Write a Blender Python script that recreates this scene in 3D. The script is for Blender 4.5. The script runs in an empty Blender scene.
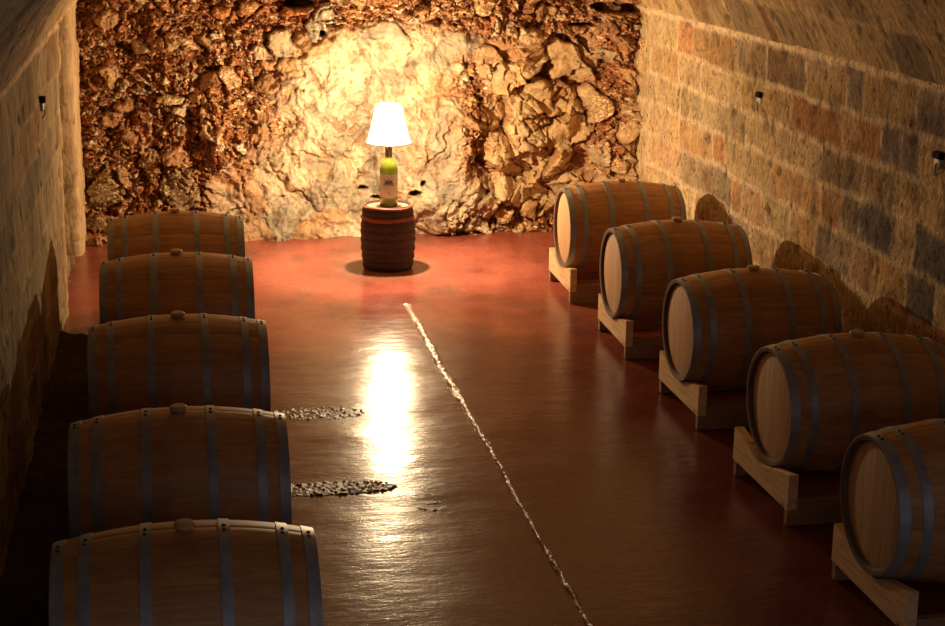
import bpy, bmesh, math, random
import numpy as np
from mathutils import Vector, Matrix
random.seed(7)
PI = math.pi
scene = bpy.context.scene
COL = scene.collection

# ------------------------------------------------------------------ camera
F, YAW, PITCH, ROLL, CAMZ = 1601.55, 0.18417, 0.26082, 0.01315, 3.02792
fw = Vector((math.sin(YAW)*math.cos(PITCH), math.cos(YAW)*math.cos(PITCH), -math.sin(PITCH)))
rt = Vector((math.cos(YAW), -math.sin(YAW), 0)); up = rt.cross(fw)
rt2 = math.cos(ROLL)*rt + math.sin(ROLL)*up
up2 = -math.sin(ROLL)*rt + math.cos(ROLL)*up
cam = bpy.data.cameras.new('camera'); cam.sensor_width = 36; cam.lens = F/945*36
cam.clip_start = .05; cam.clip_end = 100
co = bpy.data.objects.new('camera', cam); COL.objects.link(co)
m = Matrix((rt2, up2, -fw)).transposed().to_4x4(); m.translation = Vector((0, 0, CAMZ))
co.matrix_world = m
scene.camera = co
scene.view_settings.view_transform = 'Standard'
scene.view_settings.look = 'None'
scene.view_settings.exposure = 0
scene.view_settings.gamma = 1
scene.view_settings.use_curve_mapping = False

def at(px, py, X=None, Y=None, Z=None):
    """world point seen at a photograph pixel on the plane X=, Y= or Z="""
    d = fw + rt2*((px-472.5)/F) - up2*((py-313)/F)
    t = X/d.x if X is not None else (Y/d.y if Y is not None else (Z-CAMZ)/d.z)
    return Vector((0, 0, CAMZ)) + d*t

# ------------------------------------------------------------------ numpy noise
def _h(ix, iy, s):
    v = np.sin(ix*127.1 + iy*311.7 + s*74.7)*43758.5453
    return v - np.floor(v)
def vnoise(x, y, s=0):
    ix, iy = np.floor(x), np.floor(y); fx, fy = x-ix, y-iy
    fx = fx*fx*(3-2*fx); fy = fy*fy*(3-2*fy)
    a = _h(ix, iy, s); b = _h(ix+1, iy, s); c = _h(ix, iy+1, s); d = _h(ix+1, iy+1, s)
    return (a*(1-fx)+b*fx)*(1-fy) + (c*(1-fx)+d*fx)*fy
def fbm(x, y, s=0, o=4, g=.5):
    t = 0; a = 1; n = 0
    for k in range(o):
        t = t + a*vnoise(x*2**k+k*7.3, y*2**k+k*3.1, s+k); n += a; a *= g
    return t/n
def voro(x, y, s=0):
    ix, iy = np.floor(x), np.floor(y)
    f1 = np.full(x.shape, 9.); f2 = f1.copy(); cid = np.zeros(x.shape); dx = cid.copy(); dy = cid.copy()
    for i in (-1, 0, 1):
        for j in (-1, 0, 1):
            cx, cy = ix+i, iy+j
            px = cx+.1+.8*_h(cx, cy, s); py = cy+.1+.8*_h(cx, cy, s+5)
            d = np.hypot(x-px, y-py); w = d < f1
            f2 = np.where(w, f1, np.minimum(f2, d))
            cid = np.where(w, _h(cx, cy, s+9), cid)
            dx = np.where(w, x-px, dx); dy = np.where(w, y-py, dy)
            f1 = np.where(w, d, f1)
    return f1, f2, cid, dx, dy
def sstep(a, b, x):
    t = np.clip((x-a)/(b-a), 0, 1); return t*t*(3-2*t)
def mixc(a, b, t): return a*(1-t[..., None]) + b*t[..., None]
C3 = lambda *v: np.array(v, dtype=float)

# ------------------------------------------------------------------ object helpers
def link(name, me, mat=None, parent=None):
    o = bpy.data.objects.new(name, me); COL.objects.link(o)
    if mat: me.materials.append(mat)
    if parent: o.parent = parent
    return o
def obj(name, bm, mat, parent=None, smooth=False, sharp=None):
    bmesh.ops.recalc_face_normals(bm, faces=bm.faces)
    me = bpy.data.meshes.new(name); bm.to_mesh(me); bm.free()
    if smooth:
        me.shade_smooth()
        if sharp: me.set_sharp_from_angle(angle=sharp)
    return link(name, me, mat, parent)
def thing(name, label, cat, loc=(0, 0, 0), rz=0, group=None):
    o = bpy.data.objects.new(name, None); COL.objects.link(o)
    o.empty_display_size = .1
    o.location = loc; o.rotation_euler = (0, 0, rz); o['label'] = label; o['category'] = cat
    if group: o['group'] = group
    return o
def dup(root, loc, rz, label):
    r = root.copy(); COL.objects.link(r); r.location = loc; r.rotation_euler = (0, 0, rz); r['label'] = label
    for ch in list(root.children):
        c = ch.copy(); COL.objects.link(c); c.parent = r
        for g in list(ch.children):
            d = g.copy(); COL.objects.link(d); d.parent = c
    return r
def grid(name, P, colr, mat, flip=False, smooth=True, alpha=None):
    """P (n,m,3) array of points -> mesh with a colour attribute"""
    n, mm = P.shape[:2]
    me = bpy.data.meshes.new(name)
    idx = np.arange(n*mm).reshape(n, mm)
    q = np.stack([idx[:-1, :-1], idx[1:, :-1], idx[1:, 1:], idx[:-1, 1:]], -1).reshape(-1, 4)
    if flip: q = q[:, ::-1]
    me.vertices.add(n*mm); me.vertices.foreach_set('co', P.reshape(-1).astype(np.float32))
    me.loops.add(q.size); me.loops.foreach_set('vertex_index', q.reshape(-1).astype(np.int32))
    me.polygons.add(len(q)); me.polygons.foreach_set('loop_start', (np.arange(len(q))*4).astype(np.int32))
    me.update(calc_edges=True); me.validate()
    if smooth: me.shade_smooth()
    ca = me.color_attributes.new('Col', 'FLOAT_COLOR', 'POINT')
    cc = np.ones((n*mm, 4), np.float32); cc[:, :3] = colr.reshape(-1, 3)
    if alpha is not None: cc[:, 3] = alpha.reshape(-1)
    ca.data.foreach_set('color', cc.reshape(-1))
    return link(name, me, mat)
def box(bm, x0, x1, y0, y1, z0, z1, bev=0):
    r = bmesh.ops.create_cube(bm, size=1)
    for v in r['verts']:
        v.co = Vector(((x0+x1)/2+v.co.x*(x1-x0), (y0+y1)/2+v.co.y*(y1-y0), (z0+z1)/2+v.co.z*(z1-z0)))
    if bev:
        es = {e for v in r['verts'] for e in v.link_edges}
        bmesh.ops.bevel(bm, geom=list(es), offset=bev, segments=2, affect='EDGES')
def lathe(bm, prof, n=48, axis='Z', cap0=False, cap1=False, close=False):
    """prof: list of (r, t)"""
    rings = []
    for r, t in prof:
        ring = []
        for k in range(n):
            a = 2*PI*k/n
            p = (r*math.cos(a), r*math.sin(a), t) if axis == 'Z' else (t, r*math.cos(a), r*math.sin(a))
            ring.append(bm.verts.new(p))
        rings.append(ring)
    for i in range(len(rings)-(0 if close else 1)):
        a, b = rings[i], rings[(i+1) % len(rings)]
        for k in range(n):
            bm.faces.new((a[k], a[(k+1) % n], b[(k+1) % n], b[k]))
    if cap0: bm.faces.new(rings[0])
    if cap1: bm.faces.new(rings[-1])

# ------------------------------------------------------------------ materials
def newmat(name):
    mt = bpy.data.materials.new(name); mt.use_nodes = True
    nt = mt.node_tree; b = nt.nodes['Principled BSDF']
    return mt, nt, b
def N(nt, t, **kw):
    n = nt.nodes.new(t)
    for k, v in kw.items():
        if k in n.inputs: n.inputs[k].default_value = v
        else: setattr(n, k, v)
    return n
def ramp(nt, src, stops):
    r = nt.nodes.new('ShaderNodeValToRGB'); e = r.color_ramp.elements
    while len(e) < len(stops): e.new(.5)
    for i, (p, c) in enumerate(stops):
        e[i].position = p; e[i].color = (*c, 1) if len(c) == 3 else c
    nt.links.new(src, r.inputs[0]); return r
def mix(nt, a, b, f, mode='MIX'):
    x = nt.nodes.new('ShaderNodeMix'); x.data_type = 'RGBA'; x.blend_type = mode
    for s, i in ((f, 0), (a, 6), (b, 7)):
        if isinstance(s, (int, float)): x.inputs[i].default_value = s
        elif isinstance(s, tuple): x.inputs[i].default_value = (*s, 1)
        else: nt.links.new(s, x.inputs[i])
    return x.outputs[2]
def math_(nt, op, a, b=0.):
    x = nt.nodes.new('ShaderNodeMath'); x.operation = op
    for s, i in ((a, 0), (b, 1)):
        if isinstance(s, (int, float)): x.inputs[i].default_value = s
        else: nt.links.new(s, x.inputs[i])
    return x.outputs[0]
def bump(nt, b, h, strength, dist=.01, prev=None):
    n = N(nt, 'ShaderNodeBump', Strength=strength, Distance=dist)
    nt.links.new(h, n.inputs['Height'])
    if prev: nt.links.new(prev, n.inputs['Normal'])
    if b: nt.links.new(n.outputs[0], b.inputs['Normal'])
    return n.outputs[0]
def coords(nt, scale=(1, 1, 1), kind='Object'):
    tc = nt.nodes.new('ShaderNodeTexCoord'); mp = nt.nodes.new('ShaderNodeMapping')
    mp.inputs['Scale'].default_value = scale
    nt.links.new(tc.outputs[kind], mp.inputs[0]); return mp.outputs[0]
def noise(nt, co_, scale, detail=4, rough=.5):
    n = N(nt, 'ShaderNodeTexNoise', Scale=scale, Detail=detail, Roughness=rough)
    nt.links.new(co_, n.inputs['Vector']); return n.outputs[0]

def mat_stone(name, streak=(1, 1, 1), bs=.5, pits=.5, fine=30, rough=.9, mott=.35):
    mt, nt, b = newmat(name)
    at_ = N(nt, 'ShaderNodeVertexColor', layer_name='Col')
    c1 = coords(nt, streak)
    n1 = noise(nt, c1, fine, 5, .65); n2 = noise(nt, c1, fine*.22, 4, .6)
    r1 = ramp(nt, n1, [(.3, (1-mott,)*3), (.5, (1, 1, 1)), (.72, (1+mott*.6,)*3)])
    r2 = ramp(nt, n2, [(.3, (.72, .68, .66)), (.5, (1, 1, 1)), (.7, (1.15, 1.1, 1.0))])
    c = mix(nt, at_.outputs[0], r1.outputs[0], 1., 'MULTIPLY')
    c = mix(nt, c, r2.outputs[0], 1., 'MULTIPLY')
    v = N(nt, 'ShaderNodeTexVoronoi', Scale=fine*.9); nt.links.new(c1, v.inputs['Vector'])
    vm = math_(nt, 'LESS_THAN', v.outputs['Distance'], .22)
    nm = noise(nt, c1, fine*.3, 2)
    vm = math_(nt, 'MULTIPLY', vm, math_(nt, 'GREATER_THAN', nm, .52))
    c = mix(nt, c, (.06, .03, .015), math_(nt, 'MULTIPLY', vm, pits))
    nt.links.new(c, b.inputs['Base Color']); b.inputs['Roughness'].default_value = rough
    b.inputs['Specular IOR Level'].default_value = .2
    hh = math_(nt, 'SUBTRACT', math_(nt, 'ADD', n1, n2), math_(nt, 'MULTIPLY', vm, .8))
    bump(nt, b, hh, bs, .02)
    return mt
M = {}
def mat_rock():
    mt = mat_stone('rock', (1, 1, 1), .9, .3, 30, .85, .3); nt = mt.node_tree; b = nt.nodes['Principled BSDF']
    at_ = [n for n in nt.nodes if n.type == 'VERTEX_COLOR'][0]
    wn = noise(nt, coords(nt), 9, 4)
    base_c = b.inputs['Base Color'].links[0].from_socket; base_n = b.inputs['Normal'].links[0].from_socket
    c_ = coords(nt, (1, .6, 1.25)); ad = nt.nodes.new('ShaderNodeVectorMath'); ad.operation = 'MULTIPLY_ADD'
    wc = N(nt, 'ShaderNodeTexNoise', Scale=12., Detail=3.); nt.links.new(c_, wc.inputs['Vector'])
    nt.links.new(wc.outputs['Color'], ad.inputs[0]); ad.inputs[1].default_value = (.06, .06, .06); nt.links.new(c_, ad.inputs[2])
    v = N(nt, 'ShaderNodeTexVoronoi', Scale=46.); nt.links.new(ad.outputs[0], v.inputs['Vector'])
    v.inputs['Randomness'].default_value = 1.
    sp = nt.nodes.new('ShaderNodeSeparateColor'); nt.links.new(v.outputs['Color'], sp.inputs[0])
    pc = ramp(nt, sp.outputs[0], [(0, (.6, .45, .4)), (.4, (1.0, .9, .82)), (.7, (1.5, 1.4, 1.3)), (.92, (2.1, 2.2, 2.5))])
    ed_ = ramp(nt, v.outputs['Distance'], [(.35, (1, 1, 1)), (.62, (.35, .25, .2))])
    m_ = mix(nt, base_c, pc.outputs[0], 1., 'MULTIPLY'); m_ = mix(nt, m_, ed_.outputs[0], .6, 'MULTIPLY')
    fac = math_(nt, 'MULTIPLY', at_.outputs['Alpha'], .85)
    cf = mix(nt, base_c, m_, fac); nt.links.new(cf, b.inputs['Base Color'])
    hh = math_(nt, 'MULTIPLY', math_(nt, 'SUBTRACT', sp.outputs[1], math_(nt, 'MULTIPLY', v.outputs['Distance'], 1.4)), at_.outputs['Alpha'])
    bump(nt, b, hh, .75, .010, base_n); b.inputs['Specular IOR Level'].default_value = .08; b.inputs['Roughness'].default_value = 1.
    return mt
M['rock'] = mat_rock()
M['masonry_right'] = mat_stone('tufa_masonry_right', (1, .9, .62), .85, .85, 34, .9, .5)
M['masonry_left'] = mat_stone('tufa_masonry_left', (1, 1.6, .12), .7, .4, 24, .9, .38)
M['vault'] = mat_stone('vault_stone', (1, 1.2, .7), .8, .5, 26, .9, .42)

def mat_floor():
    mt, nt, b = newmat('red_painted_floor')
    c1 = coords(nt)
    at_ = N(nt, 'ShaderNodeVertexColor', layer_name='Col')
    n1 = noise(nt, c1, 2.2, 5, .6); n2 = noise(nt, c1, 26, 5, .7)
    r1 = ramp(nt, n1, [(.3, (.8, .75, .75)), (.7, (1.12, 1.15, 1.15))])
    r2 = ramp(nt, n2, [(.3, (.8, .8, .8)), (.7, (1.15, 1.15, 1.15))])
    c = mix(nt, at_.outputs[0], r1.outputs[0], 1., 'MULTIPLY'); c = mix(nt, c, r2.outputs[0], 1., 'MULTIPLY')
    nt.links.new(c, b.inputs['Base Color'])
    ro = ramp(nt, n1, [(.3, (.17,)*3), (.7, (.27,)*3)])
    nt.links.new(ro.outputs[0], b.inputs['Roughness'])
    b.inputs['Specular IOR Level'].default_value = .19
    c2 = coords(nt, (1, 2.6, 1))
    w1 = noise(nt, c2, 3.2, 5, .6); w2 = noise(nt, c2, 14, 5, .7); w3 = noise(nt, c1, 75, 3, .6)
    p = bump(nt, None, w1, .5, .0085)
    p = bump(nt, None, w2, .35, .003, p)
    bump(nt, b, w3, .15, .003, p)
    return mt
M['floor'] = mat_floor()
def mat_crust(name, c_, rough=.22, bs=.7):
    mt, nt, b = newmat(name)
    n = noise(nt, coords(nt), 60, 5, .7)
    r = ramp(nt, n, [(.3, tuple(x*.6 for x in c_)), (.7, tuple(x*1.4 for x in c_))])
    nt.links.new(r.outputs[0], b.inputs['Base Color']); b.inputs['Roughness'].default_value = rough
    bump(nt, b, n, bs, .006); return mt
M['crust'] = mat_crust('rough_paint_crust', (.10, .042, .028), .4)
M['ridge'] = mat_crust('painted_seam', (.46, .27, .18), .3, .6)

def mat_staves():
    mt, nt, b = newmat('oak_staves')
    tc = nt.nodes.new('ShaderNodeTexCoord'); sx = nt.nodes.new('ShaderNodeSeparateXYZ')
    nt.links.new(tc.outputs['Object'], sx.inputs[0])
    # the body mesh is centred on its own origin, axis along X
    ang = math_(nt, 'ARCTAN2', sx.outputs[2], sx.outputs[1])
    k = math_(nt, 'FLOOR', math_(nt, 'MULTIPLY', math_(nt, 'ADD', ang, PI), 24/(2*PI)))
    oi = nt.nodes.new('ShaderNodeObjectInfo')
    cb = nt.nodes.new('ShaderNodeCombineXYZ'); nt.links.new(k, cb.inputs[0]); nt.links.new(oi.outputs['Random'], cb.inputs[1])
    wn = N(nt, 'ShaderNodeTexWhiteNoise', noise_dimensions='2D'); nt.links.new(cb.outputs[0], wn.inputs['Vector'])
    base = ramp(nt, wn.outputs['Value'], [(0, (.41, .205, .070)), (.5, (.47, .245, .088)), (1, (.52, .285, .11))])
    off = nt.nodes.new('ShaderNodeVectorMath'); off.operation = 'ADD'
    mp = nt.nodes.new('ShaderNodeMapping'); mp.inputs['Scale'].default_value = (1.5, 22, 22)
    nt.links.new(tc.outputs['Object'], mp.inputs[0]); nt.links.new(mp.outputs[0], off.inputs[0])
    sc = nt.nodes.new('ShaderNodeVectorMath'); sc.operation = 'SCALE'; nt.links.new(wn.outputs['Color'], sc.inputs[0]); sc.inputs['Scale'].default_value = 20
    nt.links.new(sc.outputs[0], off.inputs[1])
    g = noise(nt, off.outputs[0], 2.2, 6, .65)
    gr = ramp(nt, g, [(.3, (.72, .68, .64)), (.6, (1.1, 1.08, 1.05))])
    c = mix(nt, base.outputs[0], gr.outputs[0], 1., 'MULTIPLY')
    st = noise(nt, coords(nt), 3.5, 4, .6)
    sr = ramp(nt, st, [(.32, (.7, .6, .55)), (.5, (1, 1, 1))])
    c = mix(nt, c, sr.outputs[0], .8, 'MULTIPLY')
    nt.links.new(c, b.inputs['Base Color']); b.inputs['Roughness'].default_value = .48
    b.inputs['Specular IOR Level'].default_value = .4
    bump(nt, b, g, .25, .003)
    return mt
M['staves'] = mat_staves()
def mat_head():
    mt, nt, b = newmat('oak_head')
    tc = nt.nodes.new('ShaderNodeTexCoord'); sx = nt.nodes.new('ShaderNodeSeparateXYZ')
    nt.links.new(tc.outputs['Object'], sx.inputs[0])
    k = math_(nt, 'FLOOR', math_(nt, 'MULTIPLY', sx.outputs[1], 9.5))
    oi = nt.nodes.new('ShaderNodeObjectInfo')
    cb = nt.nodes.new('ShaderNodeCombineXYZ'); nt.links.new(k, cb.inputs[0]); nt.links.new(oi.outputs['Random'], cb.inputs[1])
    wn = N(nt, 'ShaderNodeTexWhiteNoise', noise_dimensions='2D'); nt.links.new(cb.outputs[0], wn.inputs['Vector'])
    base = ramp(nt, wn.outputs['Value'], [(0, (.50, .31, .15)), (1, (.60, .39, .20))])
    g = noise(nt, coords(nt, (8, 30, 2)), 2, 6, .65)
    gr = ramp(nt, g, [(.3, (.75, .7, .66)), (.6, (1.08, 1.06, 1.04))])
    c = mix(nt, base.outputs[0], gr.outputs[0], 1., 'MULTIPLY')
    # dark seams between the boards
    fr = math_(nt, 'FRACT', math_(nt, 'MULTIPLY', sx.outputs[1], 9.5))
    sm = math_(nt, 'LESS_THAN', fr, .035)
    c = mix(nt, c, (.10, .045, .02), math_(nt, 'MULTIPLY', sm, .7))
    nt.links.new(c, b.inputs['Base Color']); b.inputs['Roughness'].default_value = .6
    bump(nt, b, g, .2, .003)
    return mt
M['head'] = mat_head()
def mat_simple(name, c_, rough=.5, metal=0, var=.25, scale=20, bs=0, sc3=(1, 1, 1), spec=.5):
    mt, nt, b = newmat(name)
    n = noise(nt, coords(nt, sc3), scale, 5, .6)
    r = ramp(nt, n, [(.3, tuple(x*(1-var) for x in c_)), (.7, tuple(min(1, x*(1+var)) for x in c_))])
    nt.links.new(r.outputs[0], b.inputs['Base Color']); b.inputs['Roughness'].default_value = rough
    b.inputs['Metallic'].default_value = metal; b.inputs['Specular IOR Level'].default_value = spec
    if bs: bump(nt, b, n, bs, .004)
    return mt
M['hoop'] = mat_simple('galvanised_hoop', (.285, .30, .30), .45, .3, .25, 14)
M['rivet'] = mat_simple('dark_rivet', (.035, .03, .03), .5, .6, .2)
M['bung'] = mat_simple('pale_wooden_bung', (.50, .30, .15), .6, 0, .2, 30)
M['endgrain'] = mat_simple('stave_ends', (.13, .075, .042), .7, 0, .3, 40)
def mat_pine():
    mt, nt, b = newmat('pine_boards')
    n = noise(nt, coords(nt, (14, 1.6, 14)), 3, 6, .6)
    r = ramp(nt, n, [(.3, (.56, .35, .16)), (.55, (.74, .52, .28)), (.75, (.80, .60, .34))])
    v = N(nt, 'ShaderNodeTexVoronoi', Scale=7.); nt.links.new(coords(nt, (1, 1, 1.3)), v.inputs['Vector'])
    kn = ramp(nt, v.outputs['Distance'], [(.06, (.22, .1, .04)), (.12, (1, 1, 1))])
    c = mix(nt, r.outputs[0], kn.outputs[0], .9, 'MULTIPLY')
    nt.links.new(c, b.inputs['Base Color']); b.inputs['Roughness'].default_value = .65
    bump(nt, b, n, .3, .004); return mt
M['pine'] = mat_pine()
M['beam'] = mat_simple('weathered_beam', (.30, .18, .09), .75, 0, .35, 4, .4, (1, 12, 12))
M['oldwood'] = mat_simple('old_dark_cask_wood', (.050, .026, .018), .7, 0, .4, 10, .6, (3, 3, 1))
M['withy'] = mat_simple('dark_split_wood_hoop', (.048, .026, .020), .65, 0, .4, 26, .8)
M['redhoop'] = mat_simple('reddish_wooden_hoop', (.26, .07, .025), .55, 0, .35, 26, .6)
M['casktop'] = mat_simple('worn_cask_lid', (.50, .24, .12), .5, 0, .3, 8, .3, (6, 1, 1))
M['black'] = mat_simple('black_plastic', (.008, .008, .008), .85, spec=.1)
M['palemetal'] = mat_simple('pale_metal', (.36, .35, .33), .6, .2)
M['paper'] = mat_simple('cream_label_paper', (.72, .64, .55), .7, 0, .04)
M['ink'] = mat_simple('grey_label_ink', (.16, .17, .15), .8, 0, .3, 200)
M['redink'] = mat_simple('red_label_seal', (.55, .04, .03), .6, 0, .1)
M['capsule'] = mat_simple('dark_bottle_capsule', (.10, .045, .03), .4, .2, .2)
M['wine'] = mat_simple('dark_wine', (.030, .022, .005), .2, 0, .1)
mt, nt, b = newmat('green_bottle_glass')
b.inputs['Base Color'].default_value = (.30, .36, .035, 1); b.inputs['Transmission Weight'].default_value = .75
b.inputs['Roughness'].default_value = .12; b.inputs['IOR'].default_value = 1.45
n_ = noise(nt, coords(nt), 6, 2); bump(nt, b, n_, .05, .002); M['glass'] = mt
# lamp shade: thin glowing fabric that also lets part of the bulb's light straight through
mt, nt, b = newmat('glowing_lamp_shade')
nt.nodes.remove(b); out = nt.nodes['Material Output']
em = N(nt, 'ShaderNodeEmission', Color=(1, .74, .42, 1), Strength=15.)
wv = noise(nt, coords(nt, (1, 1, .3)), 30, 2)
nt.links.new(ramp(nt, wv, [(.3, (1, .70, .38)), (.7, (1, .78, .46))]).outputs[0], em.inputs['Color'])
tr = nt.nodes.new('ShaderNodeBsdfTransparent'); tr.inputs[0].default_value = (1, .93, .82, 1)
mx = nt.nodes.new('ShaderNodeMixShader'); mx.inputs[0].default_value = .62
nt.links.new(em.outputs[0], mx.inputs[1]); nt.links.new(tr.outputs[0], mx.inputs[2]); nt.links.new(mx.outputs[0], out.inputs['Surface'])
M['shade'] = mt
mt, nt, b = newmat('glowing_bulb')
b.inputs['Emission Color'].default_value = (1, .8, .5, 1); b.inputs['Emission Strength'].default_value = 60
M['bulb'] = mt

# ------------------------------------------------------------------ the room
XL, XR, Y0, Y1 = -.84, 4.0, 2.0, 14.35
SPR = 2.02                                   # springing height of the vault
COURSES = [0, .11, .38, .65, .92, 1.19, 1.44, 1.71, SPR]
COURSES_R = [-.06, .20, .46, .725, .99, 1.25, 1.49, 1.74, SPR]
PHI = math.radians(66); HALF = (XR-XL)/2; RV = HALF/math.sin(PHI); CZ = SPR-RV*math.cos(PHI); CX = (XL+XR)/2
ARC = RV*2*PHI

ys = np.concatenate([np.arange(Y0, 5, .08), np.arange(5, Y1, .022), [Y1]])

def courses_col(Yg, Sg, courses, seed, joints=None, base=C3(.47, .31, .145), over=(), jw=.010, mortar=C3(.56, .41, .22)):
    """colour and relief of coursed blocks on a (Y, s) chart"""
    wob = (fbm(Yg*1.3, Sg*1.3, seed+40)-.5)*.07 + (fbm(Yg*7, Sg*7, seed+41)-.5)*.036
    S2 = Sg+wob; Y2 = Yg+(fbm(Yg*6, Sg*6, seed+42)-.5)*.055
    ci = np.clip(np.searchsorted(courses, S2.ravel(), side='right')-1, 0, len(courses)-2).reshape(S2.shape)
    dcol = np.full(S2.shape, 9.); col = np.zeros(S2.shape+(3,)); tone = np.zeros(S2.shape)
    cs = np.array(courses)
    dcol = np.minimum(S2-cs[ci], cs[ci+1]-S2)
    rng = np.random.RandomState(seed)
    for k in range(len(courses)-1):
        js = sorted(joints[k]) if joints and k in joints else []
        lo = js[0] if js else Y1
        hi = js[-1] if js else Y1
        y = lo
        while y > Y0-1: y -= rng.uniform(.33, .62); js.insert(0, y)
        y = hi
        while y < Y1+1: y += rng.uniform(.33, .62); js.append(y)
        ja = np.array(js); msk = ci == k
        bi = np.clip(np.searchsorted(ja, Y2[msk])-1, 0, len(ja)-2)
        v = rng.rand(len(ja), 4)
        bc = base[None]*(.78+.42*v[:, :1])
        warm = v[:, 1:2]
        bc = bc*(1-(warm < .22)*np.array([[.10, .26, .40]]))            # some browner, orange blocks
        bc = np.where(v[:, 2:3] < .16, bc*np.array([[.58, .60, .72]]), bc)  # some dark grey-brown ones
        for (kk, yy, cc) in over:
            if kk == k:
                j = np.searchsorted(ja, yy)-1; bc[j] = cc
        col[msk] = bc[bi]; tone[msk] = v[bi, 3]
        dj = np.minimum(Y2[msk]-ja[bi], ja[bi+1]-Y2[msk])
        dcol[msk] = np.minimum(dcol[msk], dj*1.1)
    big = fbm(Yg*1.7, Sg*1.7, seed+50, 4)
    worn = sstep(.42, .62, fbm(Yg*2.4, Sg*2.4, seed+51, 4))      # plaster smeared over joints and faces
    j = 1-sstep(jw*.6, jw*1.9, dcol)
    col = col*(.80+.4*big[..., None])
    col = mixc(col, col*.4+mortar*.50, worn*.55)
    col = mixc(col, mortar, j*np.clip(.15+1.1*(fbm(Yg*2.5, Sg*2.5, seed+52)), 0, 1)*.9)
    pit = sstep(.66, .74, fbm(Yg*14, Sg*9, seed+53, 3))
    col = mixc(col, col*.45, pit*.8)
    rel = (fbm(Yg*5, Sg*5, seed+54, 5)-.5)*.03 + (tone-.5)*.014*(1-j) - pit*.008 + j*.002*(worn*2-1)
    rel += (fbm(Yg*22, Sg*16, seed+55, 3)-.5)*.010
    return col, rel

# ---- right wall, blocks placed as in the photograph
def wy(px, py): return at(px, py, X=XR).y
mid = {7: (30, 52, 68, 72, 82, 90, 105, 118, 128), }
J = {7: [wy(x, y) for x, y in ((662, 45), (677, 50), (692, 60), (737, 72), (765, 80), (805, 92), (846, 102), (863, 108), (915, 124))],
     6: [wy(x, y) for x, y in ((651, 75), (678, 82), (700, 90), (740, 103), (790, 118), (844, 135), (880, 148), (900, 155), (920, 160))],
     5: [wy(x, y) for x, y in ((655, 105), (680, 112), (700, 120), (745, 135), (820, 168), (863, 180), (895, 190), (920, 200))],
     4: [wy(x, y) for x, y in ((648, 135), (678, 150), (712, 158), (724, 165), (770, 180), (822, 200), (841, 207), (859, 215), (892, 225), (915, 240))],
     3: [wy(x, y) for x, y in ((647, 160), (679, 172), (731, 195), (742, 200), (765, 210), (790, 220), (815, 240), (853, 258), (873, 265), (905, 290))]}
OV = [(7, wy(685, 55), C3(.50, .22, .10)), (7, wy(750, 76), C3(.28, .20, .10)), (7, wy(785, 86), C3(.22, .14, .065)),
      (7, wy(825, 98), C3(.36, .25, .12)), (7, wy(855, 105), C3(.19, .145, .10)), (7, wy(890, 115), C3(.38, .26, .11)), (7, wy(930, 130), C3(.20, .15, .11)),
      (6, wy(689, 86), C3(.48, .34, .19)), (6, wy(765, 110), C3(.42, .29, .13)), (6, wy(815, 125), C3(.34, .17, .06)), (6, wy(862, 142), C3(.36, .19, .065)), (6, wy(890, 152), C3(.17, .13, .11)), (6, wy(910, 158), C3(.20, .15, .12)),
      (5, wy(690, 116), C3(.32, .25, .14)), (5, wy(840, 174), C3(.25, .17, .09)), (5, wy(722, 128), C3(.40, .30, .16)), (5, wy(880, 186), C3(.33, .22, .10)),
      (4, wy(664, 143), C3(.54, .36, .19)), (4, wy(718, 162), C3(.52, .27, .12)), (4, wy(831, 203), C3(.36, .18, .07)), (4, wy(850, 210), C3(.24, .18, .12)), (4, wy(875, 220), C3(.15, .12, .11)),
      (3, wy(663, 166), C3(.52, .31, .17)), (3, wy(737, 197), C3(.48, .26, .13)), (3, wy(753, 205), C3(.50, .29, .15)), (3, wy(834, 250), C3(.24, .175, .11)), (3, wy(863, 262), C3(.36, .19, .08)), (3, wy(925, 290), C3(.17, .13, .11)),
      (4, wy(930, 248), C3(.17, .13, .115))]
sr = np.arange(-.05, SPR+.045, .02)
Yg, Sg = np.meshgrid(ys, sr, indexing='ij')
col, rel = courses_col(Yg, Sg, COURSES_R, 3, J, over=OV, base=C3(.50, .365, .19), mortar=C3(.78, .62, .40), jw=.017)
pl = sstep(11.2, 13.2, Yg+(fbm(Yg*2, Sg*2, 91)-.5)*2.2)            # pale plastered zone by the rock
col = mixc(col, col*.45+C3(.62, .47, .27)*.58, pl*.85)
bd = np.abs(Sg-SPR+.0+(fbm(Yg*5, Sg*0+3, 77)-.5)*.03)
col = mixc(col, C3(.80, .62, .38), (1-sstep(.014, .038, bd)))      # thick pale joint at the springing
pp = at(708, 183, X=XR); d_ = np.hypot((Yg-pp.y)/.07, (Sg-pp.z)/.085)+(fbm(Yg*12, Sg*12, 15)-.5)*.6
col = mixc(col, C3(.26, .15, .06), (1-sstep(.7, 1.1, d_))*.8)
pp = at(874, 224, X=XR)                                             # purplish damp stain
dd = np.hypot((Yg-pp.y)/.26, (Sg-pp.z)/.15)+(fbm(Yg*9, Sg*9, 12)-.5)*.7
col = mixc(col, C3(.10, .075, .085), (1-sstep(.7, 1.15, dd))*.75)
for (hx, hy, hr) in ((768, 211, .045), (708, 140, .06), (733, 112, .03), (779, 173, .04), (704, 178, .05)):   # worn holes
    q = at(hx, hy, X=XR); d_ = np.hypot(Yg-q.y, (Sg-q.z)*.8)+(fbm(Yg*20, Sg*20, 5)-.5)*.05
    w = 1-sstep(hr*.4, hr, d_); col = mixc(col, C3(.16, .08, .03), w*.7); rel -= .02*w
bl = (1-sstep(.008, .03, bd)); rel = rel+.012*bl
P = np.stack([XR-rel, Yg, Sg], -1)
wr = grid('wall_right', P, np.clip(col, 0, 1), M['masonry_right'], flip=False)

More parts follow.
